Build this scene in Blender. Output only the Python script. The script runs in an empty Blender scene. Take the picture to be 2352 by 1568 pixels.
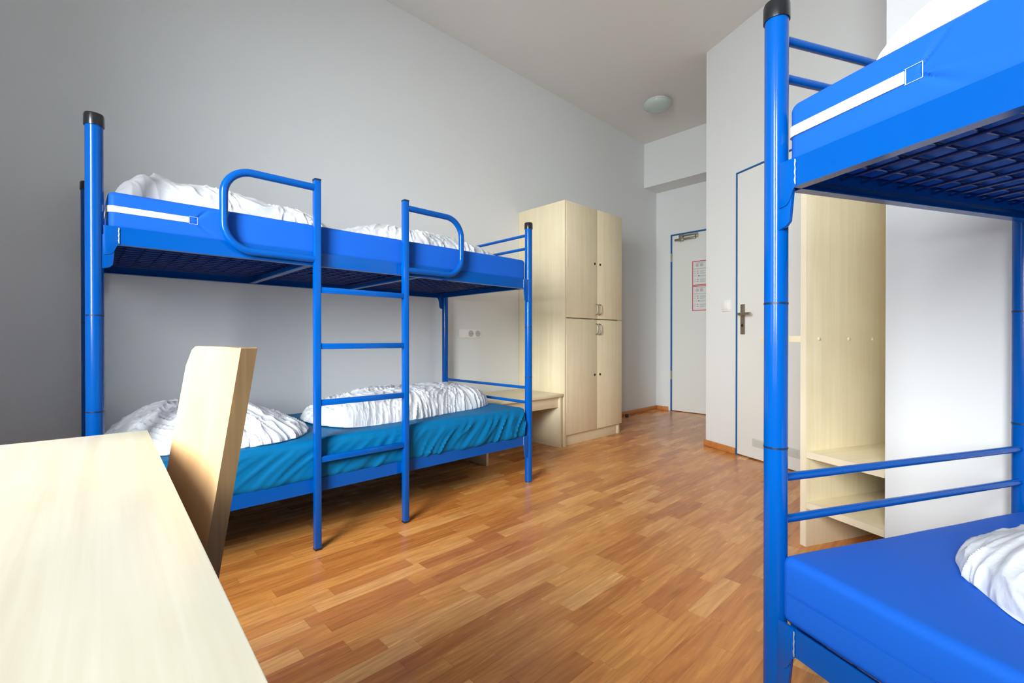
import bpy, bmesh, math, random
from mathutils import Vector, Matrix, noise

C = bpy.context.scene.collection
R = math.radians
random.seed(4)

# ------------------------------------------------------------------ camera
cam_data = bpy.data.cameras.new('camera')
cam = bpy.data.objects.new('camera', cam_data); C.objects.link(cam)
cam_data.sensor_width = 36.0
cam_data.lens = 1058.4 / 2352 * 36.0
cam_data.clip_start = 0.01
cam.location = (0, 0, 0.9)
cam.rotation_euler = (R(90 - 0.2426), 0, R(46.302))
bpy.context.scene.camera = cam

# ------------------------------------------------------------------ colour management, sky
sc = bpy.context.scene
sc.view_settings.view_transform = 'Standard'
sc.view_settings.look = 'None'
sc.view_settings.gamma = 1.0
sc.view_settings.use_curve_mapping = False
sc.view_settings.exposure = 0.82
world = bpy.data.worlds.new('sky'); sc.world = world; world.use_nodes = True
bg = world.node_tree.nodes['Background']
bg.inputs[0].default_value = (0.80, 0.90, 1.0, 1); bg.inputs[1].default_value = 1.0

# ------------------------------------------------------------------ daylight at the two windows behind the camera
WIN = [(-1.42, -0.15), (0.10, 0.64)]
WZ0, WZ1 = 0.80, 2.45
WALL_NEAR = -0.62
GLASS_Y = -1.09
ld = bpy.data.lights.new('daylight', 'AREA'); ld.shape = 'RECTANGLE'   # the bright sky outside, seen through both openings
ld.size = 3.4; ld.size_y = 2.8
ld.energy = 365.0; ld.spread = R(118); ld.color = (0.94, 0.985, 1.0)
lo = bpy.data.objects.new('daylight', ld); C.objects.link(lo)
lo.location = (0.85, -2.1, 2.35)
lo.rotation_euler = (R(90 - 16), 0, R(21))                     # looks into the room and a little down

# ------------------------------------------------------------------ materials
def mat(name, col, rough=0.5, metal=0.0, coat=0.0, sheen=0.0, spec=0.5, bump=None, var=None):
    m = bpy.data.materials.new(name); m.use_nodes = True
    nt = m.node_tree; b = nt.nodes['Principled BSDF']
    b.inputs['Base Color'].default_value = (*col, 1)
    b.inputs['Roughness'].default_value = rough
    b.inputs['Metallic'].default_value = metal
    b.inputs['Coat Weight'].default_value = coat
    b.inputs['Coat Roughness'].default_value = 0.12
    b.inputs['Sheen Weight'].default_value = sheen
    b.inputs['Specular IOR Level'].default_value = spec
    tc = nt.nodes.new('ShaderNodeTexCoord')
    if bump:
        n = nt.nodes.new('ShaderNodeTexNoise'); n.inputs['Scale'].default_value = bump[0]
        n.inputs['Detail'].default_value = 4
        bp = nt.nodes.new('ShaderNodeBump'); bp.inputs['Strength'].default_value = bump[1]
        bp.inputs['Distance'].default_value = bump[2] if len(bump) > 2 else 0.01
        nt.links.new(tc.outputs['Object'], n.inputs['Vector'])
        nt.links.new(n.outputs['Fac'], bp.inputs['Height'])
        nt.links.new(bp.outputs['Normal'], b.inputs['Normal'])
    if var:
        n2 = nt.nodes.new('ShaderNodeTexNoise'); n2.inputs['Scale'].default_value = var[0]
        mx = nt.nodes.new('ShaderNodeMix'); mx.data_type = 'RGBA'
        mx.inputs[6].default_value = (*col, 1); mx.inputs[7].default_value = (*var[1], 1)
        nt.links.new(tc.outputs['Object'], n2.inputs['Vector'])
        nt.links.new(n2.outputs['Fac'], mx.inputs[0]); nt.links.new(mx.outputs[2], b.inputs['Base Color'])
    return m

def wood(name, light, dark, axis, rough=0.35, streak=26.0):
    m = mat(name, light, rough)
    nt = m.node_tree; b = nt.nodes['Principled BSDF']; L = nt.links
    tc = nt.nodes.new('ShaderNodeTexCoord'); mp = nt.nodes.new('ShaderNodeMapping')
    s = [streak, streak, streak]; s['XYZ'.index(axis)] = 1.1
    mp.inputs['Scale'].default_value = s
    L.new(tc.outputs['Object'], mp.inputs['Vector'])
    n = nt.nodes.new('ShaderNodeTexNoise'); n.inputs['Scale'].default_value = 1.0
    n.inputs['Detail'].default_value = 5; n.inputs['Roughness'].default_value = 0.6
    n.inputs['Distortion'].default_value = 0.6
    L.new(mp.outputs['Vector'], n.inputs['Vector'])
    n2 = nt.nodes.new('ShaderNodeTexNoise'); n2.inputs['Scale'].default_value = 5.5; n2.inputs['Detail'].default_value = 3
    L.new(tc.outputs['Object'], n2.inputs['Vector'])
    mp3 = nt.nodes.new('ShaderNodeMapping'); s3 = [150.0] * 3; s3['XYZ'.index(axis)] = 5
    mp3.inputs['Scale'].default_value = s3; L.new(tc.outputs['Object'], mp3.inputs['Vector'])
    n3 = nt.nodes.new('ShaderNodeTexNoise'); n3.inputs['Scale'].default_value = 1.0
    L.new(mp3.outputs['Vector'], n3.inputs['Vector'])
    a1 = nt.nodes.new('ShaderNodeMath'); a1.operation = 'MULTIPLY_ADD'; a1.inputs[1].default_value = 0.5
    L.new(n2.outputs['Fac'], a1.inputs[0]); L.new(n.outputs['Fac'], a1.inputs[2])
    a2 = nt.nodes.new('ShaderNodeMath'); a2.operation = 'MULTIPLY_ADD'; a2.inputs[1].default_value = 0.35
    L.new(n3.outputs['Fac'], a2.inputs[0]); L.new(a1.outputs[0], a2.inputs[2])
    rp = nt.nodes.new('ShaderNodeValToRGB')
    rp.color_ramp.elements[0].position = 0.62; rp.color_ramp.elements[0].color = (*light, 1)
    rp.color_ramp.elements[1].position = 1.25; rp.color_ramp.elements[1].color = (*dark, 1)
    rp.color_ramp.elements[1].position = 1.0
    sub = nt.nodes.new('ShaderNodeMath'); sub.operation = 'MULTIPLY'; sub.inputs[1].default_value = 0.85
    L.new(a2.outputs[0], sub.inputs[0]); L.new(sub.outputs[0], rp.inputs[0])
    L.new(rp.outputs['Color'], b.inputs['Base Color'])
    return m

def floor_material():
    m = mat('cherry strip laminate', (0.5, 0.22, 0.07), 0.27, coat=0.0, spec=0.5)
    nt = m.node_tree; b = nt.nodes['Principled BSDF']; L = nt.links
    N = nt.nodes.new
    def M(op, a, bb=None, c=None):
        x = N('ShaderNodeMath'); x.operation = op
        for i, v in enumerate((a, bb, c)):
            if v is None: continue
            if isinstance(v, (int, float)): x.inputs[i].default_value = v
            else: L.new(v, x.inputs[i])
        return x.outputs[0]
    def WN(a, bb=None):
        cb = N('ShaderNodeCombineXYZ'); L.new(a, cb.inputs[0])
        if bb is not None: L.new(bb, cb.inputs[1])
        w = N('ShaderNodeTexWhiteNoise'); w.noise_dimensions = '2D'; L.new(cb.outputs[0], w.inputs['Vector'])
        return w.outputs['Value'], w.outputs['Color']
    tc = N('ShaderNodeTexCoord'); sp = N('ShaderNodeSeparateXYZ'); L.new(tc.outputs['Object'], sp.inputs[0])
    X, Y = sp.outputs['X'], sp.outputs['Y']
    W = 0.064
    xr = M('DIVIDE', X, W); row = M('FLOOR', xr); fx = M('FRACT', xr)
    rv, rc = WN(row)
    ln = M('MULTIPLY_ADD', rv, 0.16, 0.30)
    sh = M('MULTIPLY', rv, 37.7)
    yr = M('ADD', M('DIVIDE', Y, ln), sh); col = M('FLOOR', yr); fy = M('FRACT', yr)
    v, cc = WN(row, col)
    # merge some neighbours so that strips differ in length
    ramp = N('ShaderNodeValToRGB'); cr = ramp.color_ramp
    cr.elements[0].position = 0.0; cr.elements[0].color = (0.53, 0.185, 0.042, 1)
    cr.elements[1].position = 1.0; cr.elements[1].color = (0.86, 0.44, 0.15, 1)
    for p_, c_ in ((0.3, (0.65, 0.245, 0.057)), (0.6, (0.72, 0.30, 0.072)), (0.82, (0.77, 0.345, 0.092))):
        e = cr.elements.new(p_); e.color = (*c_, 1)
    L.new(v, ramp.inputs[0])
    # grain
    cb = N('ShaderNodeCombineXYZ')
    L.new(M('MULTIPLY_ADD', v, 11.3, M('MULTIPLY', X, 38)), cb.inputs[0])
    L.new(M('MULTIPLY_ADD', v, 7.1, M('MULTIPLY', Y, 3.2)), cb.inputs[1])
    L.new(M('MULTIPLY', v, 50), cb.inputs[2])
    g = N('ShaderNodeTexNoise'); g.inputs['Scale'].default_value = 1.0; g.inputs['Detail'].default_value = 6
    g.inputs['Roughness'].default_value = 0.52; g.inputs['Distortion'].default_value = 1.6
    L.new(cb.outputs[0], g.inputs['Vector'])
    gr = N('ShaderNodeValToRGB')
    gr.color_ramp.elements[0].position = 0.30; gr.color_ramp.elements[0].color = (0.74, 0.66, 0.60, 1)
    gr.color_ramp.elements[1].position = 0.62; gr.color_ramp.elements[1].color = (1.08, 1.08, 1.08, 1)
    L.new(g.outputs['Fac'], gr.inputs[0])
    mx = N('ShaderNodeMix'); mx.data_type = 'RGBA'; mx.blend_type = 'MULTIPLY'; mx.inputs[0].default_value = 1.0
    L.new(ramp.outputs['Color'], mx.inputs[6]); L.new(gr.outputs['Color'], mx.inputs[7])
    # thin seams
    e1 = M('LESS_THAN', fx, 0.018); e2 = M('LESS_THAN', fy, 0.004)
    e = M('MAXIMUM', e1, e2)
    mx2 = N('ShaderNodeMix'); mx2.data_type = 'RGBA'
    L.new(M('MULTIPLY', e, 0.35), mx2.inputs[0]); L.new(mx.outputs[2], mx2.inputs[6])
    mx2.inputs[7].default_value = (0.16, 0.05, 0.02, 1)
    L.new(mx2.outputs[2], b.inputs['Base Color'])
    rr = N('ShaderNodeMath'); rr.operation = 'MULTIPLY_ADD'; rr.inputs[1].default_value = 0.10; rr.inputs[2].default_value = 0.21
    L.new(g.outputs['Fac'], rr.inputs[0]); L.new(rr.outputs[0], b.inputs['Roughness'])
    return m

M_WALL = mat('white plaster paint', (0.79, 0.805, 0.80), 0.85, bump=(180, 0.08, 0.002))
M_CEIL = mat('matt ceiling paint', (0.83, 0.815, 0.78), 0.9)
M_FLOOR = floor_material()
M_BASE = wood('cherry baseboard foil', (0.66, 0.27, 0.075), (0.48, 0.17, 0.045), 'Y', 0.4)
M_BLUE = mat('blue powder coat', (0.0, 0.082, 0.385), 0.15, coat=0.0, spec=0.30)
M_WELD_GLINT = mat('weld bead with painted glint', (0.62, 0.70, 0.80), 0.25, metal=0.6)  # pale tone stands in for the highlight on the glossy blue weld
M_WIRE_SHADED = mat('blue wire coating darkened for shade', (0.0, 0.03, 0.20), 0.25)  # same blue as the frame, darkened to imitate shade under the mattress
M_DOORBLUE = mat('blue door frame paint', (0.004, 0.11, 0.36), 0.45)
M_DOOR = mat('off-white door laminate', (0.84, 0.85, 0.81), 0.45)
M_BLACK = mat('black plastic', (0.012, 0.012, 0.014), 0.25)
M_SEAM = mat('dark joint ring', (0.006, 0.02, 0.06), 0.4)
M_MAPLE_V = wood('maple laminate upright grain', (0.86, 0.755, 0.525), (0.78, 0.66, 0.43), 'Z')
M_MAPLE_X = wood('maple laminate lengthwise grain', (0.86, 0.755, 0.525), (0.78, 0.66, 0.43), 'X')
M_MAPLE_Y = wood('maple laminate crosswise grain', (0.86, 0.755, 0.525), (0.78, 0.66, 0.43), 'Y')
M_DESK = wood('pale maple desk laminate', (0.70, 0.66, 0.52), (0.60, 0.53, 0.385), 'X')
M_EDGE = mat('maple edge band', (0.80, 0.70, 0.52), 0.45, var=(9, (0.74, 0.63, 0.45)))
M_DARKGAP = mat('shadow gap core', (0.10, 0.07, 0.04), 0.8)
M_STEEL = mat('brushed nickel', (0.38, 0.34, 0.28), 0.32, metal=1.0)
M_LOCK = mat('black lock core', (0.02, 0.015, 0.01), 0.35)
M_SWITCH = mat('white switch plastic', (0.90, 0.90, 0.87), 0.3)
M_HOLE = mat('socket recess grey', (0.52, 0.53, 0.52), 0.5)
M_PLY = wood('beech plywood face', (0.66, 0.43, 0.22), (0.58, 0.345, 0.16), 'Z', 0.4, 18)
M_PLYEDGE = wood('beech plywood edge', (0.38, 0.24, 0.105), (0.22, 0.125, 0.05), 'Z', 0.6, 60)
M_VINYL = mat('blue mattress cover', (0.012, 0.112, 0.55), 0.5, sheen=0.0, spec=0.08, bump=(420, 0.05, 0.001))
M_TEAL = mat('teal mattress cover', (0.0, 0.135, 0.32), 0.55, spec=0.15, bump=(9, 0.25, 0.01))
M_ZIP = mat('cream zip flap', (0.70, 0.685, 0.59), 0.7)
M_THREAD = mat('white thread', (0.8, 0.82, 0.85), 0.8)
M_LINEN = mat('white crumpled linen', (0.72, 0.735, 0.765), 0.8, bump=(60, 0.35, 0.006))
M_GLASS = mat('frosted lamp glass', (0.56, 0.66, 0.60), 0.22)
M_PAPER = mat('white paper', (0.78, 0.80, 0.79), 0.6)
M_RED = mat('red ink', (0.62, 0.02, 0.035), 0.6)
M_GREY = mat('grey ink', (0.36, 0.38, 0.38), 0.6)
M_PINK = mat('faded red ink', (0.52, 0.22, 0.22), 0.6)
M_GREEN = mat('green ink', (0.10, 0.22, 0.13), 0.6)
M_WHITEFRAME = mat('white window lacquer', (0.8, 0.8, 0.8), 0.4)

# ------------------------------------------------------------------ mesh builder
class MB:
    def __init__(s): s.v = []; s.f = []; s.m = []
    def add(s, vs, fs, mi=0):
        o = len(s.v); s.v += [tuple(x) for x in vs]; s.f += [tuple(i + o for i in f) for f in fs]; s.m += [mi] * len(fs)
        return s
    def box(s, x0, x1, y0, y1, z0, z1, mi=0):
        vs = [(x, y, z) for z in (z0, z1) for y in (y0, y1) for x in (x0, x1)]
        return s.add(vs, [(0, 2, 3, 1), (4, 5, 7, 6), (0, 1, 5, 4), (2, 6, 7, 3), (0, 4, 6, 2), (1, 3, 7, 5)], mi)
    def prism(s, poly, axis, lo, hi, mi=0):
        """poly: 2D points in the plane across the axis"""
        n = len(poly)
        def P(p, t):
            return {'X': (t, p[0], p[1]), 'Y': (p[0], t, p[1]), 'Z': (p[0], p[1], t)}[axis]
        vs = [P(p, lo) for p in poly] + [P(p, hi) for p in poly]
        fs = [tuple(range(n))[::-1], tuple(range(n, 2 * n))] + [(i, (i + 1) % n, (i + 1) % n + n, i + n) for i in range(n)]
        return s.add(vs, fs, mi)
    def tube(s, pts, r, seg=16, closed=False, cap=True, mi=0):
        pts = [Vector(p) for p in pts]; n = len(pts); vs = []; fs = []
        T = []
        for i in range(n):
            if closed: t = pts[(i + 1) % n] - pts[i - 1]
            else: t = pts[min(i + 1, n - 1)] - pts[max(i - 1, 0)]
            T.append(t.normalized())
        ref = Vector((0, 0, 1)) if abs(T[0].z) < 0.9 else Vector((1, 0, 0))
        u = T[0].cross(ref).normalized()
        for i in range(n):
            u = (u - T[i] * u.dot(T[i])).normalized(); w = T[i].cross(u)
            rr = r[i] if isinstance(r, (list, tuple)) else r
            for k in range(seg):
                a = 2 * math.pi * k / seg
                vs.append(pts[i] + (u * math.cos(a) + w * math.sin(a)) * rr)
        for i in range(n if closed else n - 1):
            for k in range(seg):
                a = i * seg + k; b = i * seg + (k + 1) % seg; j = ((i + 1) % n) * seg
                fs.append((a, b, j + (k + 1) % seg, j + k))
        if cap and not closed:
            fs.append(tuple(range(seg))[::-1]); fs.append(tuple((n - 1) * seg + k for k in range(seg)))
        return s.add(vs, fs, mi)
    def cyl(s, x, y, z0, z1, r, seg=28, mi=0): return s.tube([(x, y, z0), (x, y, z1)], r, seg, mi=mi)
    def lathe(s, prof, cx, cy, seg=48, mi=0):
        vs = []; fs = []
        for (r, z) in prof:
            for k in range(seg):
                a = 2 * math.pi * k / seg; vs.append((cx + r * math.cos(a), cy + r * math.sin(a), z))
        for i in range(len(prof) - 1):
            for k in range(seg):
                fs.append((i * seg + k, i * seg + (k + 1) % seg, (i + 1) * seg + (k + 1) % seg, (i + 1) * seg + k))
        fs.append(tuple(range(seg))[::-1]); fs.append(tuple((len(prof) - 1) * seg + k for k in range(seg)))
        return s.add(vs, fs, mi)

def obj(name, mb, mats, parent=None, bevel=0.0, smooth=True, seg=2, **props):
    me = bpy.data.meshes.new(name); me.from_pydata(mb.v, [], mb.f)
    if not isinstance(mats, (list, tuple)): mats = [mats]
    for m in mats: me.materials.append(m)
    me.polygons.foreach_set('material_index', mb.m)
    bm = bmesh.new(); bm.from_mesh(me)
    bmesh.ops.recalc_face_normals(bm, faces=bm.faces)
    if bevel > 0:
        es = [e for e in bm.edges if len(e.link_faces) == 2 and e.calc_face_angle() > R(40)]
        bmesh.ops.bevel(bm, geom=es, offset=bevel, segments=seg, affect='EDGES', profile=0.5)
    bm.to_mesh(me); bm.free()
    if smooth:
        me.polygons.foreach_set('use_smooth', [True] * len(me.polygons))
        me.set_sharp_from_angle(angle=R(38))
    o = bpy.data.objects.new(name, me); C.objects.link(o)
    if parent: o.parent = parent
    for k, v in props.items(): o[k] = v
    return o

def thing(name, label, cat, loc=(0, 0, 0), rz=0.0, group=None):
    o = bpy.data.objects.new(name, None); C.objects.link(o)
    o.empty_display_size = 0.1
    o.location = loc; o.rotation_euler = (0, 0, rz)
    o['label'] = label; o['category'] = cat
    if group: o['group'] = group
    return o
def tag(o, label, cat, group=None):
    o['label'] = label; o['category'] = cat
    if group: o['group'] = group
    return o
def struct(name, mb, m, bevel=0.0, rz=0.0, parent=None, loc=(0, 0, 0)):
    o = obj(name, mb, m, parent, bevel)
    o.rotation_euler = (0, 0, rz); o.location = loc
    if parent is None: o['kind'] = 'structure'
    return o

# ------------------------------------------------------------------ room frame values (metres)
XL = -3.027            # left wall face
YB = 5.478             # back wall face
H = 3.334              # ceiling
CX, CY = -1.6956, 3.9058   # free corner of the slanting wall
RZ = math.atan2(-0.42267, 0.90628)   # slanting walls: local x = -d, local y = n
NR = 2.823             # door wall, distance n
NB = 1.849             # wall behind the right bed
DC = 3.1875            # d of the free corner
DN = 1.168             # d where the niche ends
XE = 3.3

struct('floor', MB().box(XL - .15, XE + .15, -1.12, YB + .2, -0.08, 0.0), M_FLOOR)
struct('ceiling', MB().box(XL - .15, XE + .15, -1.12, YB + .2, H, H + 0.1), M_CEIL)
struct('wall_left', MB().box(XL - .12, XL, -1.12, YB + .12, 0, H), M_WALL)
DX0, DX1, DTOP = -2.826, -1.86, 2.218       # back door opening
wb = MB(); wb.box(XL, DX0, YB, YB + .12, 0, H); wb.box(DX0, DX1, YB, YB + .12, DTOP, H); wb.box(DX1, CX + .12, YB, YB + .12, 0, H); wb.box(DX0, DX1, YB + .06, YB + .12, 0, DTOP)  # last box is added behind the leaf to stop light leaking in
struct('wall_back', wb, M_WALL)
struct('wall_corridor', MB().prism([(CX, CY), (CX + .14, CY - .0653 + .0), (CX + .14, YB), (CX, YB)], 'Z', 0, H), M_WALL)
struct('trim_1', MB().box(XL, CX, 5.175, YB, 2.788, H), M_WALL)                  # boxed-in beam above the entrance
# slanting door wall with the bathroom door opening (local x = -d)
E0, E1, ETOP = -2.858, -2.150, 2.200
wr = MB(); wr.box(-DC, E0, NR, NR + .12, 0, H); wr.box(E0, E1, NR, NR + .12, ETOP, H); wr.box(E1, -DN, NR, NR + .12, 0, H); wr.box(E0, E1, NR + .06, NR + .12, 0, ETOP)
struct('wall_right', wr, M_WALL, rz=RZ)
struct('wall_niche', MB().box(-DN, -DN + .12, NB, NR + .12, 0, H), M_WALL, rz=RZ)
struct('wall_beside_bed', MB().box(-DN + .12, 2.80, NB, NB + .12, 0, H), M_WALL, rz=RZ)
struct('wall_east', MB().box(XE, XE + .12, -1.12, 0.50, 0, H), M_WALL)
wn = MB(); xs = [XL, WIN[0][0], WIN[0][1], WIN[1][0], WIN[1][1], XE]
for i in range(5):
    if i in (1, 3):
        wn.box(xs[i], xs[i + 1], WALL_NEAR - .50, WALL_NEAR, 0, WZ0); wn.box(xs[i], xs[i + 1], WALL_NEAR - .50, WALL_NEAR, WZ1, H)
    else: wn.box(xs[i], xs[i + 1], WALL_NEAR - .50, WALL_NEAR, 0, H)
struct('wall_near', wn, M_WALL)
for i, (x0, x1) in enumerate(WIN):
    fr = MB(); t = .06; y0, y1 = GLASS_Y - .02, GLASS_Y + .015
    fr.box(x0, x0 + t, y0, y1, WZ0, WZ1); fr.box(x1 - t, x1, y0, y1, WZ0, WZ1)
    fr.box(x0 + t, x1 - t, y0, y1, WZ0, WZ0 + t); fr.box(x0 + t, x1 - t, y0, y1, WZ1 - t, WZ1)
    w = struct('window_%d' % (i + 1), fr, M_WHITEFRAME)

# baseboards
def board(name, x0, x1, y0, y1, rz=0.0):
    return struct(name, MB().box(x0, x1, y0, y1, 0, .05), M_BASE, bevel=.004, rz=rz)
board('baseboard_left', XL, XL + .015, 3.86, YB)
board('baseboard_back', XL + .015, DX0 - .03, YB - .015, YB)
board('baseboard_right', -DC - .012, E0 - .004, NR - .015, NR, RZ)

# ------------------------------------------------------------------ doors
d1 = struct('door_1', MB().box(DX0 + .016, DX1 - .016, YB + .004, YB + .044, .008, DTOP - .016), M_DOOR)
fr = MB(); fr.box(DX0 - .002, DX0 + .013, YB - .006, YB + .1, 0, DTOP + .002); fr.box(DX1 - .013, DX1, YB - .006, YB + .1, 0, DTOP + .002)
fr.box(DX0 + .013, DX1 - .013, YB - .006, YB + .1, DTOP - .013, DTOP + .002)
obj('door_frame', fr, M_DOORBLUE, d1)
for z in (1.877, .40):
    obj('hinge', MB().cyl(DX0 + .010, YB - .010, z, z + .105, .009, 16), M_STEEL, d1)
cl = MB(); cl.box(-2.765, -2.50, YB - .032, YB + .004, 2.125, 2.152); cl.box(-2.70, -2.655, YB - .05, YB + .002, 2.115, 2.195)
cl.box(-2.66, -2.47, YB - .045, YB - .033, 2.170, 2.186); cl.box(-2.50, -2.47, YB - .04, YB - .008, 2.14, 2.19)
obj('door_closer', cl, M_STEEL, d1, bevel=.003)
obj('door_handle', MB().box(-1.96, -1.93, YB - .01, YB + .003, .95, 1.15).tube([(-1.945, YB - .01, 1.08), (-1.945, YB - .05, 1.08), (-2.07, YB - .05, 1.08)], .009, 12), M_STEEL, d1)

d2 = struct('door_2', MB().box(E0 + .012, E1 - .012, NR - .001, NR + .039, .010, ETOP - .012), M_DOOR, rz=RZ)
fr = MB(); fr.box(E0 - .002, E0 + .009, NR - .004, NR + .1, 0, ETOP + .002); fr.box(E1 - .009, E1 + .002, NR - .004, NR + .1, 0, ETOP + .002)
fr.box(E0 + .009, E1 - .009, NR - .004, NR + .1, ETOP - .009, ETOP + .002)
obj('door_frame', fr, M_DOORBLUE, d2)
hx = -2.790
hp = obj('handle_plate', MB().box(hx - .02, hx + .02, NR - .010, NR + .001, .940, 1.172), M_STEEL, d2, bevel=.004)
obj('lever', MB().tube([(hx, NR - .008, 1.095), (hx, NR - .052, 1.095), (hx + .01, NR - .06, 1.095), (hx + .125, NR - .062, 1.095)], .0095, 14), M_STEEL, hp)
obj('keyhole', MB().tube([(hx, NR - .0125, 1.008), (hx, NR - .004, 1.008)], .011, 16), M_BLACK, hp)
g = MB(); gx0, gx1 = -2.700, -2.306
g.box(gx0, gx1, NR - .004, NR + .001, .098, .158)
for k in range(4): g.box(gx0 + .012, gx1 - .012, NR - .009, NR - .004, .103 + k * .0135, .109 + k * .0135)
obj('vent_grille', g, mat('grille off-white', (0.66, 0.67, 0.60), 0.5), d2)

# switch and socket
sw = obj('light_switch', MB().box(-3.0, -2.914, NR - .012, NR, 1.128, 1.216), M_SWITCH, None, bevel=.004)
sw.rotation_euler = (0, 0, RZ); tag(sw, 'white square light switch on the wall beside the narrow door', 'light switch')
rk = obj('rocker', MB().box(-2.985, -2.929, NR - .018, NR - .011, 1.143, 1.201), M_SWITCH, sw, bevel=.004)

so = obj('power_socket', MB().box(XL, XL + .012, 2.287, 2.518, .914, .985), M_SWITCH, None, bevel=.003)
tag(so, 'white wall socket strip with two outlets above the low wooden table', 'power socket')
for k, y in enumerate((2.408, 2.482)):
    mb = MB(); seg = 28
    ring = lambda r, x: [(x, y + r * math.cos(2 * math.pi * i / seg), .9495 + r * math.sin(2 * math.pi * i / seg)) for i in range(seg)]
    vs = ring(.027, XL + .0125) + ring(.025, XL + .0155) + ring(.021, XL + .0155) + ring(.0195, XL + .0127)
    fs = [(j * seg + i, j * seg + (i + 1) % seg, (j + 1) * seg + (i + 1) % seg, (j + 1) * seg + i) for j in range(3) for i in range(seg)]
    fs.append(tuple(3 * seg + i for i in range(seg)))
    mb.add(vs, fs)
    ou = obj('outlet', mb, [M_HOLE], so)
    h = MB()
    for s in (-1, 1): h.tube([(XL + .0126, y + s * .0095, .9495), (XL + .0136, y + s * .0095, .9495)], .0026, 10)
    obj('pin_hole', h, M_BLACK, ou)
obj('blank_plate', MB().box(XL + .011, XL + .0135, 2.296, 2.362, .921, .978), M_SWITCH, so, bevel=.001)

# door stop
ds = MB(); ds.lathe([(.020, 0), (.021, .02), (.017, .032), (.008, .036)], -2.945, 4.66, 24)
tag(obj('door_stop', ds, M_BLACK), 'small dark door stop on the floor by the left baseboard', 'door stop')

# notices on the entrance door
def notice(z0, z1, label, seed):
    rnd = random.Random(seed); x0, x1 = -2.549, -2.339; y = YB + .004
    mb = MB(); mb.box(x0, x1, y - .0015, y, z0, z1, 0)
    f = y - .0022; b = .009
    def q(xa, xb, za, zb, mi): mb.box(xa, xb, f, y - .0014, za, zb, mi)
    q(x0, x1, z1 - b, z1, 1); q(x0, x1, z0, z0 + b, 1); q(x0, x0 + b, z0 + b, z1 - b, 1); q(x1 - b, x1, z0 + b, z1 - b, 1)
    h = z1 - z0
    q(x0 + .05, x1 - .05, z1 - .026, z1 - .022, 2)
    for cx in (x0 + .062, x0 + .115):                      # round symbols
        seg = 20
        vs = [(cx + r * math.cos(2 * math.pi * i / seg), f, z1 - .052 + r * math.sin(2 * math.pi * i / seg)) for r in (.019, .0145) for i in range(seg)]
        mb.add(vs, [(i, (i + 1) % seg, seg + (i + 1) % seg, seg + i) for i in range(seg)], 3)
        q(cx - .008, cx + .006, z1 - .060, z1 - .044, 2)
    q(x0 + .02, x1 - .03, z1 - .098, z1 - .093, 2)
    for k, zz in enumerate((.122, .147, .180, .222, .246)):
        q(x0 + .018, x0 + .018 + rnd.uniform(.03, .045), z1 - zz - .003, z1 - zz, 2)
        q(x0 + .095, x1 - .02 - rnd.uniform(0, .03), z1 - zz - .003, z1 - zz, 2)
        q(x0 + .095, x1 - .04 - rnd.uniform(0, .03), z1 - zz - .011, z1 - zz - .008, 2)
        if k == 2: q(x0 + .072, x0 + .09, z1 - zz - .008, z1 - zz + .004, 4)
        else: q(x0 + .062, x0 + .074, z1 - zz - .008, z1 - zz + .004, 3)
    o = obj('notice', mb, [M_PAPER, M_RED, M_GREY, M_PINK, M_GREEN], None, smooth=False)
    tag(o, label, 'notice', 'notices on the entrance door')
notice(1.556, 1.852, 'red-bordered paper notice on the entrance door, upper of the two', 1)
notice(1.250, 1.550, 'red-bordered paper notice on the entrance door, lower of the two', 2)

# ceiling lamp
lx, ly = -2.390, 4.345
lamp = thing('ceiling_lamp', 'round frosted glass dome lamp, unlit, on the ceiling near the entrance', 'ceiling lamp', (lx, ly, H))
obj('base', MB().lathe([(.10, -.028), (.118, -.02), (.118, 0.0), (.02, 0)], 0, 0, 40), M_WHITEFRAME, lamp)
pr = [(.138, -.022), (.141, -.027)]
for k in range(1, 11):
    a = k / 10 * math.pi / 2; pr.append((.141 * math.cos(a) + .0005, -.027 - .060 * math.sin(a)))
obj('glass_shade', MB().lathe(pr, 0, 0, 56), M_GLASS, lamp)

# ------------------------------------------------------------------ wardrobe
wd = thing('wardrobe', 'tall maple four-door wardrobe against the left wall', 'wardrobe', (-2.75, 3.41, 0))
ox, oy = -2.75, 3.41
XF = -2.474 - ox; XB = XL + .003 - ox; Y0 = 2.977 - oy; Y1 = 3.822 - oy; TH = 2.066; SPL = 1.083
body = MB()
body.box(XB, XF - .004, Y0, Y0 + .020, 0, TH)                 # near side panel to the floor
body.box(XB, XF - .022, Y1 - .020, Y1 - .003, 0, TH)
body.box(XB, XF - .022, Y0 + .02, Y1 - .02, TH - .02, TH)
body.box(XB, XF - .040, Y0 + .02, Y1 - .02, SPL - .02, SPL + .02)
body.box(XB, XF - .022, Y0 + .02, Y1 - .02, .08, .10)
body.box(XB, XB + .01, Y0 + .02, Y1 - .02, .10, TH - .02)
body.box(XF - .05, XF - .026, (Y0 + Y1) / 2 - .012, (Y0 + Y1) / 2 + .012, .10, TH - .02)
obj('body', body, M_MAPLE_V, wd, bevel=.001)
pl = MB(); pl.box(XF - .045, XF - .028, Y0 + .02, Y1 - .020, 0, .082); pl.box(XF - .045, XF - .022, Y1 - .040, Y1 - .018, 0, .082)
obj('plinth', pl, M_MAPLE_Y, wd, bevel=.001)
ym = 3.4285 - oy
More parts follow.
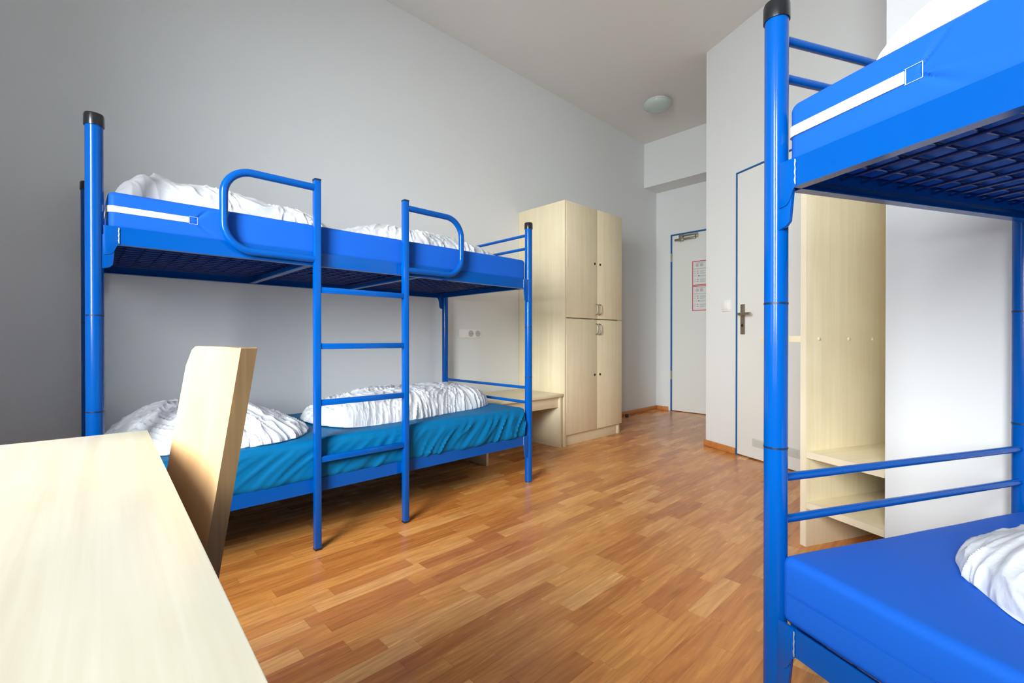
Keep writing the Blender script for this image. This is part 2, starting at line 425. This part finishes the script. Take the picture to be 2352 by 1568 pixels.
for (za, zb, lower) in ((SPL + .004, TH, 0), (.097, SPL - .006, 1)):
    for (ya, yb, s) in ((Y0 + .0215, ym - .0015, -1), (ym + .0015, Y1, 1)):
        dr = obj('door', MB().box(XF - .019, XF, ya, yb, za, zb), M_MAPLE_V, wd, bevel=.0012)
        yh = ym + (.010 if s < 0 else .046) - .02; yh = ym + s * .022
        if lower: h0, h1 = .945, 1.040
        else: h0, h1 = 1.122, 1.217
        path = [(XF - .002, yh, h0)] + [(XF + .024 * math.sin(a), yh, h0 + .016 * (1 - math.cos(a))) for a in [R(t) for t in (30, 60, 90)]]
        path += [(XF + .024 * math.sin(a), yh, h1 - .016 * (1 - math.cos(a))) for a in [R(t) for t in (90, 60, 30)]] + [(XF - .002, yh, h1)]
        obj('handle', MB().tube(path, .0048, 10), M_STEEL, dr)
        zl = .585 if lower else 1.578
        obj('lock', MB().tube([(XF - .002, ym + s * .040, zl), (XF + .004, ym + s * .040, zl)], .0105, 20), M_LOCK, dr)

# ------------------------------------------------------------------ low table between bed and wardrobe
lt = thing('low_table', 'low maple table beside the wardrobe behind the left bunk bed end', 'table', (-2.75, 2.55, 0))
tx0, tx1, ty0, ty1, tz = XL + .004 + 2.75, -2.484 + 2.75, 2.124 - 2.55, 2.968 - 2.55, .447
obj('tabletop', MB().box(tx0, tx1 + .004, ty0, ty1, tz - .022, tz), [M_MAPLE_Y], lt, bevel=.0015)
obj('side_panel', MB().box(tx0, tx1 - .008, 2.932 - 2.55, 2.955 - 2.55, 0, tz - .022), M_MAPLE_V, lt, bevel=.001)
obj('side_panel', MB().box(tx0, tx1 - .008, 2.128 - 2.55, 2.150 - 2.55, 0, tz - .022), M_MAPLE_V, lt, bevel=.001)
obj('apron', MB().box(tx1 - .045, tx1 - .027, 2.148 - 2.55, 2.932 - 2.55, .335, tz - .022), M_MAPLE_Y, lt, bevel=.001)

# ------------------------------------------------------------------ open shelf unit in the niche (local x = -d, y = n)
sh = thing('shelf_unit', 'open maple shelf unit in the niche behind the right bunk bed', 'shelf unit', (0, 0, 0), RZ)
sd, se, sn0, sn1 = -1.510, -1.482, NB, 2.45
HT = 1.80
obj('side_panel', MB().box(sd, se, sn0, sn1, 0, HT), [M_MAPLE_V], sh, bevel=.001)
obj('edge_band', MB().box(sd + .0005, se - .0005, sn0 - .0015, sn0 + .0005, 0.0005, HT), M_EDGE, sh)
for z0_, z1_ in ((.388, .416), (.168, .196)):
    f_ = obj('shelf', MB().box(se + .0005, -DN - .002, sn0 + .001, sn1, z0_, z1_), M_MAPLE_Y, sh, bevel=.001)
    obj('edge_band', MB().box(se + .0005, -DN - .0025, sn0 - .0010, sn0 + .0008, z0_, z1_), M_EDGE, f_)
obj('back_panel', MB().box(sd, -DN - .002, sn1, sn1 + .008, .06, HT), M_MAPLE_V, sh)
ss = obj('side_shelf', MB().box(-1.728, sd - .0005, sn0 + .004, 2.30, .889, .916), M_MAPLE_X, sh, bevel=.001)
for n_ in (1.922, 2.105, 2.26):
    obj('screw_cap', MB().lathe([(.008, 0), (.0075, .003), (.0045, .005)], 0, 0, 18), M_EDGE, sh).matrix_local = Matrix.Translation((se, n_, .9025)) @ Matrix.Rotation(R(90), 4, 'Y')

# ------------------------------------------------------------------ bunk bed builder (local x along the bed, y from the room side to the wall)
BL, BW = 2.04, 0.902
def arc(cx, cz, r, a0, a1, n, y):
    return [(cx + r * math.cos(R(a0 + (a1 - a0) * i / n)), y, cz + r * math.sin(R(a0 + (a1 - a0) * i / n))) for i in range(n + 1)]
def bunk(loc, rz, label, stile_x):
    t = thing('bunk_bed', label, 'bunk bed', (loc[0], loc[1], 0), rz, 'blue metal bunk beds')
    for x in (0, BL):
        for y in (0, BW):
            p = obj('post', MB().cyl(x, y, 0.004, 1.604, .0235, 36), M_BLUE, t)
            obj('cap', MB().lathe([(.0262, 1.598), (.0266, 1.602), (.0262, 1.631), (.0245, 1.637)], x, y, 36), M_BLACK, p)
            for z in (.979, .6635): obj('joint_ring', MB().cyl(x, y, z - .0022, z + .0022, .0241, 36), M_SEAM, p)
            obj('foot', MB().cyl(x, y, 0, .006, .0225, 28), M_BLACK, p)
    for (z0, z1) in ((1.218, 1.277), (.240, .298)):
        for y, s in ((0, 1), (BW, -1)):                       # channel-shaped long rails
            a, b = (y - .014, y + .012) if s > 0 else (y - .012, y + .014)
            ya, yb = (a, a + .003) if s > 0 else (b - .003, b)
            m = MB(); m.box(.024, BL - .024, ya, yb, z0, z1)
            ia, ib = (yb, yb + .023) if s > 0 else (ya - .023, ya)
            m.box(.050, BL - .050, ia, ib, z0, z0 + .003); m.box(.050, BL - .050, *((yb, yb + .009) if s > 0 else (ya - .009, ya)), z0 + .024, z0 + .046)
            obj('side_rail', m, M_BLUE, t)
        for x, s in ((.026, 1), (BL - .026, -1)):             # end rails
            xa, xb = (x, x + .003) if s > 0 else (x - .003, x)
            m = MB(); m.box(xa, xb, .014, BW - .014, z0, z1)
            ia, ib = (xb, xb + .021) if s > 0 else (xa - .021, xa)
            m.box(ia, ib, .014, BW - .014, z0, z0 + .003); m.box(*((xb, xb + .012) if s > 0 else (xa - .012, xa)), .014, BW - .014, z0 + .024, z0 + .046)
            obj('end_rail', m, M_BLUE, t)
        # corner hook plates
        for x, s in ((0, 1), (BL, -1)):
            for y, q in ((0, -1), (BW, 1)):
                X = lambda u: x + s * u
                fy0, fy1 = (y - .0175, y - .0145) if q < 0 else (y + .0145, y + .0175)
                zt = z1
                poly = [(X(.022), zt), (X(.060), zt), (X(.062), zt - .059), (X(.056), zt - .064), (X(.047), zt - .086), (X(.040), zt - .094), (X(.022), zt - .097)]
                mb = MB().prism(poly, 'Y', fy0, fy1)
                poly = [(X(.016), zt - .03), (X(.045), zt - .03), (X(.052), zt - .06), (X(.045), zt - .128), (X(.036), zt - .137), (X(.020), zt - .142), (X(.016), zt - .142)]
                mb.prism(poly, 'Y', min(fy1, y) if q < 0 else y + .006, y - .006 if q < 0 else max(fy0, y))
                br_ = obj('corner_bracket', mb, M_BLUE, t, bevel=.0008)
                yb_ = fy0 if q < 0 else fy1
                obj('weld_bead', MB().tube([(X(.0605) + .0006 * math.sin(k * 2.1), yb_ - q * .0005 + .0, zt - .004 - k * .0052) for k in range(11)], [.0014 + .0004 * math.sin(k * 1.7) for k in range(11)], 8), M_WELD_GLINT, br_)
        # wire mesh base
        zz = z0 + .036; w = MB()
        k = .021 + .0
        while k < BW - .015:
            w.tube([(.03, k, zz), (BL - .03, k, zz)], .0034, 8); k += .0605
        k = .0995
        while k < BL - .02:
            w.tube([(k, .012, zz + .006), (k, BW - .012, zz + .006)], .0034, 8); k += .0605
        obj('wire_mesh', w, M_WIRE_SHADED, t)
        for x in (.69, 1.24):
            obj('cross_bar', MB().box(x - .016, x + .016, .012, BW - .012, z0 + .001, z0 + .020), M_BLUE, t, bevel=.002)
    for x in (0, BL):                                          # thin bars at head and foot
        for z in (1.562, 1.478, .594, .501):
            obj('end_bar', MB().tube([(x, .018, z), (x, BW - .018, z)], .0093, 16), M_BLUE, t)
    # ladder
    xa, xb = stile_x
    yo, yi = -.052, -.022
    for x, s in ((xa, -1), (xb, 1)):
        st = obj('ladder_stile', MB().box(x - .0135, x + .0135, yo, yi, .006, 1.578), M_BLUE, t, bevel=.003)
        obj('cap', MB().box(x - .0138, x + .0138, yo - .0005, yi + .0005, 1.577, 1.585), mat('navy plastic cap', (.003, .02, .06), .4) if 'navy plastic cap' not in bpy.data.materials else bpy.data.materials['navy plastic cap'], st, bevel=.001)
        obj('foot', MB().box(x - .0132, x + .0132, yo, yi, 0, .008), M_BLACK, st)
        ym_ = (yo + yi) / 2; r = .098; x1 = x + s * .345; ztop, zbot = 1.548, 1.243
        pts = [(x + s * .010, ym_, ztop)]
        cx_ = x1 - s * r
        n = 12
        pts += [(cx_ + s * r * math.sin(R(90 * i / n)), ym_, ztop - r + r * math.cos(R(90 * i / n))) for i in range(n + 1)]
        pts += [(cx_ + s * r * math.cos(R(90 * i / n)), ym_, zbot + r - r * math.sin(R(90 * i / n))) for i in range(n + 1)]
        pts.append((x + s * .010, ym_, zbot))
        obj('guard_rail', MB().tube(pts, .0148, 20), M_BLUE, t)
        for za, zb in ((1.225, 1.27), (.246, .290)):
            obj('ladder_clamp', MB().box(x - .011, x + .011, yi - .001, -.013, za, zb), M_BLUE, st)
    for z in (1.113, .871, .6275, .384):
        obj('ladder_rung', MB().box(xa + .013, xb - .013, -.049, -.025, z - .0125, z + .0125), M_BLUE, t, bevel=.002)
    return t

LRZ = math.atan2(0.99999999, -0.000113446)
L0 = (-2.04072, 0.05489)
RRZ = math.atan2(-0.43245, 0.90166)
R0 = (-0.33281, 1.12354)
bunk(L0, LRZ, 'blue metal bunk bed along the left wall with its ladder in view', (.705, 1.1335))
bunk(R0, RRZ, 'blue metal bunk bed cut off by the right edge of the photo', (2.04 - 1.1335, 2.04 - .705))

# ------------------------------------------------------------------ soft things
def soft_box(x0, x1, y0, y1, z0, z1, r, step, disp=None, fine=None):
    """closed box with rounded edges on a regular grid; disp(p, n) -> offset vector"""
    nx = max(2, int((x1 - x0) / step)); ny = max(2, int((y1 - y0) / step)); nz = max(4, int((z1 - z0) / step * 1.5))
    def line(a, b, n):
        # extra vertices inside the rounding
        core = [a + r + (b - a - 2 * r) * i / n for i in range(n + 1)]
        ed = [.0, .22, .5, .8]
        return [a + r * e for e in ed] + core + [b - r * e for e in ed[::-1]]
    X = line(x0, x1, nx); Y = line(y0, y1, ny); Z = line(z0, z1, nz)
    if fine:
        a_, b_, st_ = fine
        X = [v for v in X if not (a_ < v < b_)] + [a_ + st_ * i for i in range(int((b_ - a_) / st_) + 1)]
        X.sort(); Z = line(z0, z1, nz * 5)
    bm = {}; vs = []; fs = []
    def V(i, j, k):
        key = (i, j, k)
        if key in bm: return bm[key]
        p = Vector((X[i], Y[j], Z[k]))
        q = Vector((min(max(p.x, x0 + r), x1 - r), min(max(p.y, y0 + r), y1 - r), min(max(p.z, z0 + r), z1 - r)))
        d = p - q
        if d.length > 1e-9:
            n = d.normalized(); p = q + n * r
        else: n = Vector((0, 0, 1))
        if disp: p = p + disp(p, n)
        bm[key] = len(vs); vs.append(p); return bm[key]
    a, b, c = len(X) - 1, len(Y) - 1, len(Z) - 1
    for i in range(a):
        for j in range(b):
            fs.append((V(i, j, 0), V(i, j + 1, 0), V(i + 1, j + 1, 0), V(i + 1, j, 0)))
            fs.append((V(i, j, c), V(i + 1, j, c), V(i + 1, j + 1, c), V(i, j + 1, c)))
    for i in range(a):
        for k in range(c):
            fs.append((V(i, 0, k), V(i + 1, 0, k), V(i + 1, 0, k + 1), V(i, 0, k + 1)))
            fs.append((V(i, b, k), V(i, b, k + 1), V(i + 1, b, k + 1), V(i + 1, b, k)))
    for j in range(b):
        for k in range(c):
            fs.append((V(0, j, k), V(0, j, k + 1), V(0, j + 1, k + 1), V(0, j + 1, k)))
            fs.append((V(a, j, k), V(a, j + 1, k), V(a, j + 1, k + 1), V(a, j, k + 1)))
    return MB().add(vs, fs)
def nz(x, y, z=0.0): return noise.noise(Vector((x, y, z)))
def ridge(t): return (1 - min(1, abs(t) * 2.2)) ** 2

def mattress(loc, rz, label, z0, z1, material, x0=.032, x1=2.008, yf=-.006, kind='plain', seed=0, step=.035):
    t = thing('mattress', label, 'mattress', (loc[0], loc[1], z0), rz, 'mattresses of the bunk beds')
    hgt = z1 - z0
    def disp(p, n):
        u = 0.0; o = Vector((0, 0, 0))
        if kind == 'sheet':
            if n.y < -.3 and p.z < hgt - .01:            # slanting drape folds on the room side
                k = min(1, (hgt - p.z) / .05) * min(1, max(0, (p.x - .15) / .25))
                dep = (hgt - p.z)
                warp = .05 * nz(p.x * 3, dep * 5, seed)
                g1 = nz((p.x + dep * (1.5 - .5 * p.x) + warp) * 15, dep * 3, seed)
                g2 = nz((p.x + dep * (1.3 - .4 * p.x) + warp) * 31, dep * 4, seed + 7)
                amp = max(0, min(1, .25 + .9 * nz(p.x * 1.3 + .6, 9, seed) + .35 * p.x))
                o.y -= k * amp * (.012 * ridge(g1) + .006 * ridge(g2)) 
                o.y -= .004 * min(1, dep / .1)
            if n.z > .5:
                o.z += .012 * (p.x / 2.0) + .004 * nz(p.x * 4, p.y * 6, seed) - .02 * max(0, p.y - .2)
        else:
            if n.z > .5: o.z += .003 * nz(p.x * 3, p.y * 5, seed)
            if abs(n.y) > .5: o.y += .002 * nz(p.x * 5, p.z * 9, seed)
            if kind == 'zip' and n.y < -.5:              # puckers where the zip flap ends
                dx = p.x - .27; dz = p.z - (1.336 - z0)
                if dx > 0:
                    a = math.atan2(dz, dx); rr = math.hypot(dx, dz)
                    o.y += .010 * min(1, rr / .012) * math.exp(-rr / .045) * (ridge((a - .80) * 1.6) + ridge((a + .62) * 1.6) + .4 * ridge((a + .2) * 2))
        return o
    body = obj('cover', soft_box(x0, x1, yf, BW - .01, 0, hgt, .020 if kind != 'sheet' else .030, step if kind != 'sheet' else .0125, disp, (.20, .44, .0035) if kind == 'zip' else None), material, t)
    if kind == 'zip':
        zc = 1.337 - z0; zs = MB()
        # cream flap on the room side wrapping round the end
        pts = []
        zs.box(x0 + .018, .256, yf - .0028, yf + .002, zc - .0105, zc + .0105)
        for i in range(8):                                # round the corner
            a0, a1 = R(i * 90 / 8), R((i + 1) * 90 / 8); r0, r1 = .019, .0228
            c = (x0 + .020, yf + .020)
            P = lambda a, r: (c[0] - r * math.sin(a), c[1] - r * math.cos(a))
            zs.prism([P(a0, r0), P(a1, r0), P(a1, r1), P(a0, r1)], 'Z', zc - .0105, zc + .0105)
        zs.box(x0 - .0028, x0 + .002, yf + .020, BW - .04, zc - .0105, zc + .0105)
        obj('zip_flap', zs, M_ZIP, t)
        th = MB(); y = yf - .0012
        for (a, b, c_, d_) in ((.2565, zc - .013, .2825, zc - .013), (.2825, zc - .013, .2825, zc + .013), (.2825, zc + .013, .2565, zc + .013), (.258, zc + .013, .258, zc - .013)):
            th.tube([(a, y, b), (c_, y, d_)], .00042, 6)
        obj('stitching', th, M_THREAD, t)
    elif kind == 'plain':
        th = MB(); zc = hgt * .48
        for dz in (0, .0035):
            th.tube([(x0 + .02, yf - .0016, zc + dz), (x1 - .02, yf - .0016, zc + dz)], .0005, 5)
        obj('seam', th, M_VINYL, t)
    return t

mattress(L0, LRZ, 'blue mattress with cream zip flap on the left upper bunk', 1.266, 1.398, M_VINYL, kind='zip', seed=1)
mattress(L0, LRZ, 'teal blue wrinkled mattress on the left lower bunk', .286, .462, M_TEAL, yf=-.012, kind='sheet', seed=2)
mu = mattress(R0, RRZ, 'blue mattress with white zip flap on the right upper bunk', 1.266, 1.399, M_VINYL, kind='zip', seed=3)
mattress(R0, RRZ, 'blue mattress with a side seam on the right lower bunk', .290, .434, M_VINYL, x0=.016, kind='plain', seed=4)
st = MB(); st.tube([(.045 + .095 * i / 10, .055 + .03 * i / 10, .131 + .036 * math.sin(math.pi * i / 10)) for i in range(11)], .0020, 8)
obj('strap', st, M_ZIP, mu)

def interp(tab, x):
    if x <= tab[0][0]: return tab[0][1]
    for (a, va), (b, vb) in zip(tab, tab[1:]):
        if x <= b:
            t = (x - a) / (b - a); t = t * t * (3 - 2 * t); return va + (vb - va) * t
    return tab[-1][1]

def linen(name, loc, rz, label, cat, group, zb, x0, x1, yfun0, yfun1, hfun, seed, wr=1.0, dirn=0.0, freq=24, pw=2.6, corners=2.6, skew=0.0, nu=270, nv=130, extra=None):
    """a puffed cloth body lying on z = zb: footprint x0..x1 with front and rear edge curves, crown height hfun(x)"""
    t = 0
    vs = []; fs = []
    def surf(i, j, top):
        u = -1 + 2 * i / nu; v = -1 + 2 * j / nv
        # spread the samples towards the edge
        uu = math.sin(u * math.pi / 2); vv = math.sin(v * math.pi / 2)
        # square to superellipse
        q = (abs(uu) ** corners + abs(vv) ** corners) ** (1 / corners) if (uu or vv) else 0
        m = max(abs(uu), abs(vv)); k = (m / q) if q > 1e-6 else 1
        su, sv = uu * k, vv * k
        rho = min(1.0, (abs(su) ** corners + abs(sv) ** corners) ** (1 / corners))
        x = (x0 + x1) / 2 + su * (x1 - x0) / 2
        ya, yb = yfun0(x), yfun1(x)
        y = (ya + yb) / 2 + sv * (yb - ya) / 2
        dome = (1 - rho ** pw) ** (1 / 2.0)
        h = hfun(x)
        if extra: h = h * extra(x, y)
        if not top: return Vector((x, y, 0.003 * dome)), rho, dome
        z = 0.004 + h * dome
        # wrinkles
        c, s = math.cos(dirn), math.sin(dirn)
        a = (x * c + y * s); b = (-x * s + y * c) + z * .8 * skew
        wx_, wy_ = nz(a * 5, b * 5, seed) , nz(a * 5 + 7, b * 5, seed + 3)
        w1 = nz(a * freq + 2.2 * wx_, b * freq * .30 + 1.6 * wy_, seed)
        w2 = nz(a * 5 + seed, b * 5, seed + 9)
        w3 = nz(a * freq * 2.3 + 3.5 * wx_, b * freq * .9 + 3.5 * wy_, seed + 5)
        d = wr * (.011 * (ridge(w1) - .35) + .016 * w2 + .0065 * (ridge(w3) - .3))
        f = min(1, dome * 1.4 + .12)
        edge = rho ** 6
        out = Vector((x - (x0 + x1) / 2, y - (ya + yb) / 2, 0)); out = out.normalized() if out.length > 1e-6 else out
        p = Vector((x, y, z)) + Vector((0, 0, d * f)) + out * d * edge * 1.1
        p.z = max(p.z, .002)
        return p, rho, dome
    idx = {}
    for top in (True, False):
        for i in range(nu + 1):
            for j in range(nv + 1):
                b_ = i in (0, nu) or j in (0, nv)
                if not top and b_: idx[(False, i, j)] = idx[(True, i, j)]; continue
                p, _, _ = surf(i, j, top)
                if b_ : p.z = min(p.z, .012)
                idx[(top, i, j)] = len(vs); vs.append(p)
        for i in range(nu):
            for j in range(nv):
                q = (idx[(top, i, j)], idx[(top, i + 1, j)], idx[(top, i + 1, j + 1)], idx[(top, i, j + 1)])
                fs.append(q if top else q[::-1])
    o = obj(name, MB().add(vs, fs), M_LINEN)
    o.location = (loc[0], loc[1], zb); o.rotation_euler = (0, 0, rz)
    for p in o.data.polygons: p.use_smooth = True
    tag(o, label, cat, group)
    return o

G1, G2 = 'white pillows on the bunks', 'white folded duvets on the bunks'
# left lower bunk
linen('pillow', L0, LRZ, 'crumpled white pillow at the window end of the left lower bunk', 'pillow', G1, .467,
      .035, .775, lambda x: .05 + .03 * math.sin(x * 9), lambda x: .80, lambda x: interp([(.0, .09), (.2, .155), (.5, .150), (.66, .10), (.78, .05)], x), 11, wr=1.0, dirn=.5, freq=17, corners=3.2, pw=2.2)
linen('duvet', L0, LRZ, 'white duvet folded into a long roll on the left lower bunk', 'duvet', G2, .470,
      .83, 1.985, lambda x: interp([(.8, .22), (.93, .085), (1.2, .10), (1.6, .15), (2.0, .22)], x), lambda x: .66,
      lambda x: interp([(.8, .125), (1.1, .145), (1.9, .150), (2.0, .14)], x), 23, wr=.9, dirn=-.25, freq=24, corners=4.0, pw=3.0)
# left upper bunk
linen('pillow', L0, LRZ, 'crumpled white pillow heaped at the window end of the left upper bunk', 'pillow', G1, 1.399,
      .055, .885, lambda x: .10 + .03 * math.sin(x * 7), lambda x: .72, lambda x: interp([(.04, .20), (.11, .235), (.18, .215), (.27, .158), (.45, .150), (.62, .120), (.80, .092), (.92, .05)], x), 37, wr=1.15, dirn=.9, freq=15, corners=3.4, pw=2.4)
linen('duvet', L0, LRZ, 'white duvet lying flat on the left upper bunk behind the ladder', 'duvet', G2, 1.400,
      .925, 1.99, lambda x: .10, lambda x: .66, lambda x: interp([(.85, .10), (1.05, .140), (1.4, .122), (1.75, .105), (2.0, .085)], x), 41, wr=.8, dirn=-.2, freq=20, corners=3.6, pw=2.8)
# right bunk
linen('duvet', R0, RRZ, 'bright white duvet on the right upper bunk', 'duvet', G2, 1.401,
      .108, 1.35, lambda x: .012, lambda x: .70, lambda x: interp([(.1, .092), (.2, .112), (.6, .14), (1.4, .13)], x), 53, wr=.4, dirn=-.3, freq=14, corners=6.0, pw=6.0)
linen('duvet', R0, RRZ, 'bright white duvet on the right lower bunk', 'duvet', G2, .436,
      .115, 1.35, lambda x: interp([(.1, .26), (.22, .165), (.34, .125), (1.3, .12)], x), lambda x: .74,
      lambda x: interp([(.1, .09), (.3, .135), (1.4, .15)], x), 67, wr=.6, dirn=.35, freq=17, corners=3.0, pw=2.8)

# ------------------------------------------------------------------ desk in the foreground
dk = thing('desk', 'pale maple desk in the left foreground under the window', 'desk', (-1.035, .097, 0), R(-2.2))
dx, dy = -1.035, .094
DZ = .740
obj('desktop', MB().box(-1.035 - dx, .19 - dx, -.565 - dy, .094 - dy, DZ - .025, DZ), M_DESK, dk, bevel=.0012)
obj('side_panel', MB().box(-1.015 - dx, -.993 - dx, -.545 - dy, .060 - dy, 0, DZ - .025), M_MAPLE_V, dk, bevel=.001)
obj('side_panel', MB().box(.15 - dx, .172 - dx, -.545 - dy, .060 - dy, 0, DZ - .025), M_MAPLE_V, dk, bevel=.001)
obj('back_panel', MB().box(-.993 - dx, .15 - dx, -.54 - dy, -.522 - dy, .30, DZ - .025), M_MAPLE_X, dk, bevel=.001)

# ------------------------------------------------------------------ chair pushed up to the desk
ch = thing('chair', 'light plywood chair with a curved back pushed up to the desk', 'chair', (-.795, .0, 0))
def chair_back():
    nu_, nv_ = 24, 30; zt, zb_ = .889, .455; w = .336; th = .018
    vs = []; fs = []
    def y_at(z): return .1475 - (.889 - z) * .155 - .10 * max(0, .62 - z) ** 1.3 * 0
    for side in (0, 1):
        for i in range(nu_ + 1):
            u = -1 + 2 * i / nu_
            for j in range(nv_ + 1):
                v = j / nv_
                # rounded upper left corner, nearly square right one
                rc = .034
                x = u * w / 2; top = zt
                if x < -w / 2 + rc: top = zt - rc + math.sqrt(max(0, rc * rc - (rc - (x + w / 2)) ** 2))
                if x > w / 2 - .006: top = zt - .006 + math.sqrt(max(0, .006 ** 2 - (.006 - (w / 2 - x)) ** 2))
                top += .006 * min(1, max(0, (u - .90) / .07))
                z = zb_ + (top - zb_) * v
                y = y_at(z) + .014 * (1 - u * u) + (th if side else 0)
                vs.append((x + .0, y, z))
    n = (nu_ + 1) * (nv_ + 1)
    id_ = lambda s, i, j: s * n + i * (nv_ + 1) + j
    for i in range(nu_):
        for j in range(nv_):
            fs.append((id_(0, i, j), id_(0, i, j + 1), id_(0, i + 1, j + 1), id_(0, i + 1, j)))
            fs.append((id_(1, i, j), id_(1, i + 1, j), id_(1, i + 1, j + 1), id_(1, i, j + 1)))
    mb = MB().add(vs, fs, 0)
    e = []
    for j in range(nv_):
        e.append((id_(0, nu_, j), id_(0, nu_, j + 1), id_(1, nu_, j + 1), id_(1, nu_, j)))
        e.append((id_(0, 0, j), id_(1, 0, j), id_(1, 0, j + 1), id_(0, 0, j + 1)))
    for i in range(nu_):
        e.append((id_(0, i, nv_), id_(1, i, nv_), id_(1, i + 1, nv_), id_(0, i + 1, nv_)))
        e.append((id_(0, i, 0), id_(0, i + 1, 0), id_(1, i + 1, 0), id_(1, i, 0)))
    mb.f += e; mb.m += [1] * len(e)
    return mb
obj('backrest', chair_back(), [M_PLY, M_PLYEDGE], ch, bevel=0)
seat = MB(); seat.box(-.185, .185, -.32, .085, .435, .453)
obj('seat', seat, M_PLY, ch, bevel=.006)
for sx in (-1, 1):
    obj('leg', MB().tube([(sx * .165, .070, .435), (sx * .172, .11, 0)], .013, 14), M_STEEL, ch)
    obj('leg', MB().tube([(sx * .165, -.29, .435), (sx * .172, -.32, 0)], .013, 14), M_STEEL, ch)
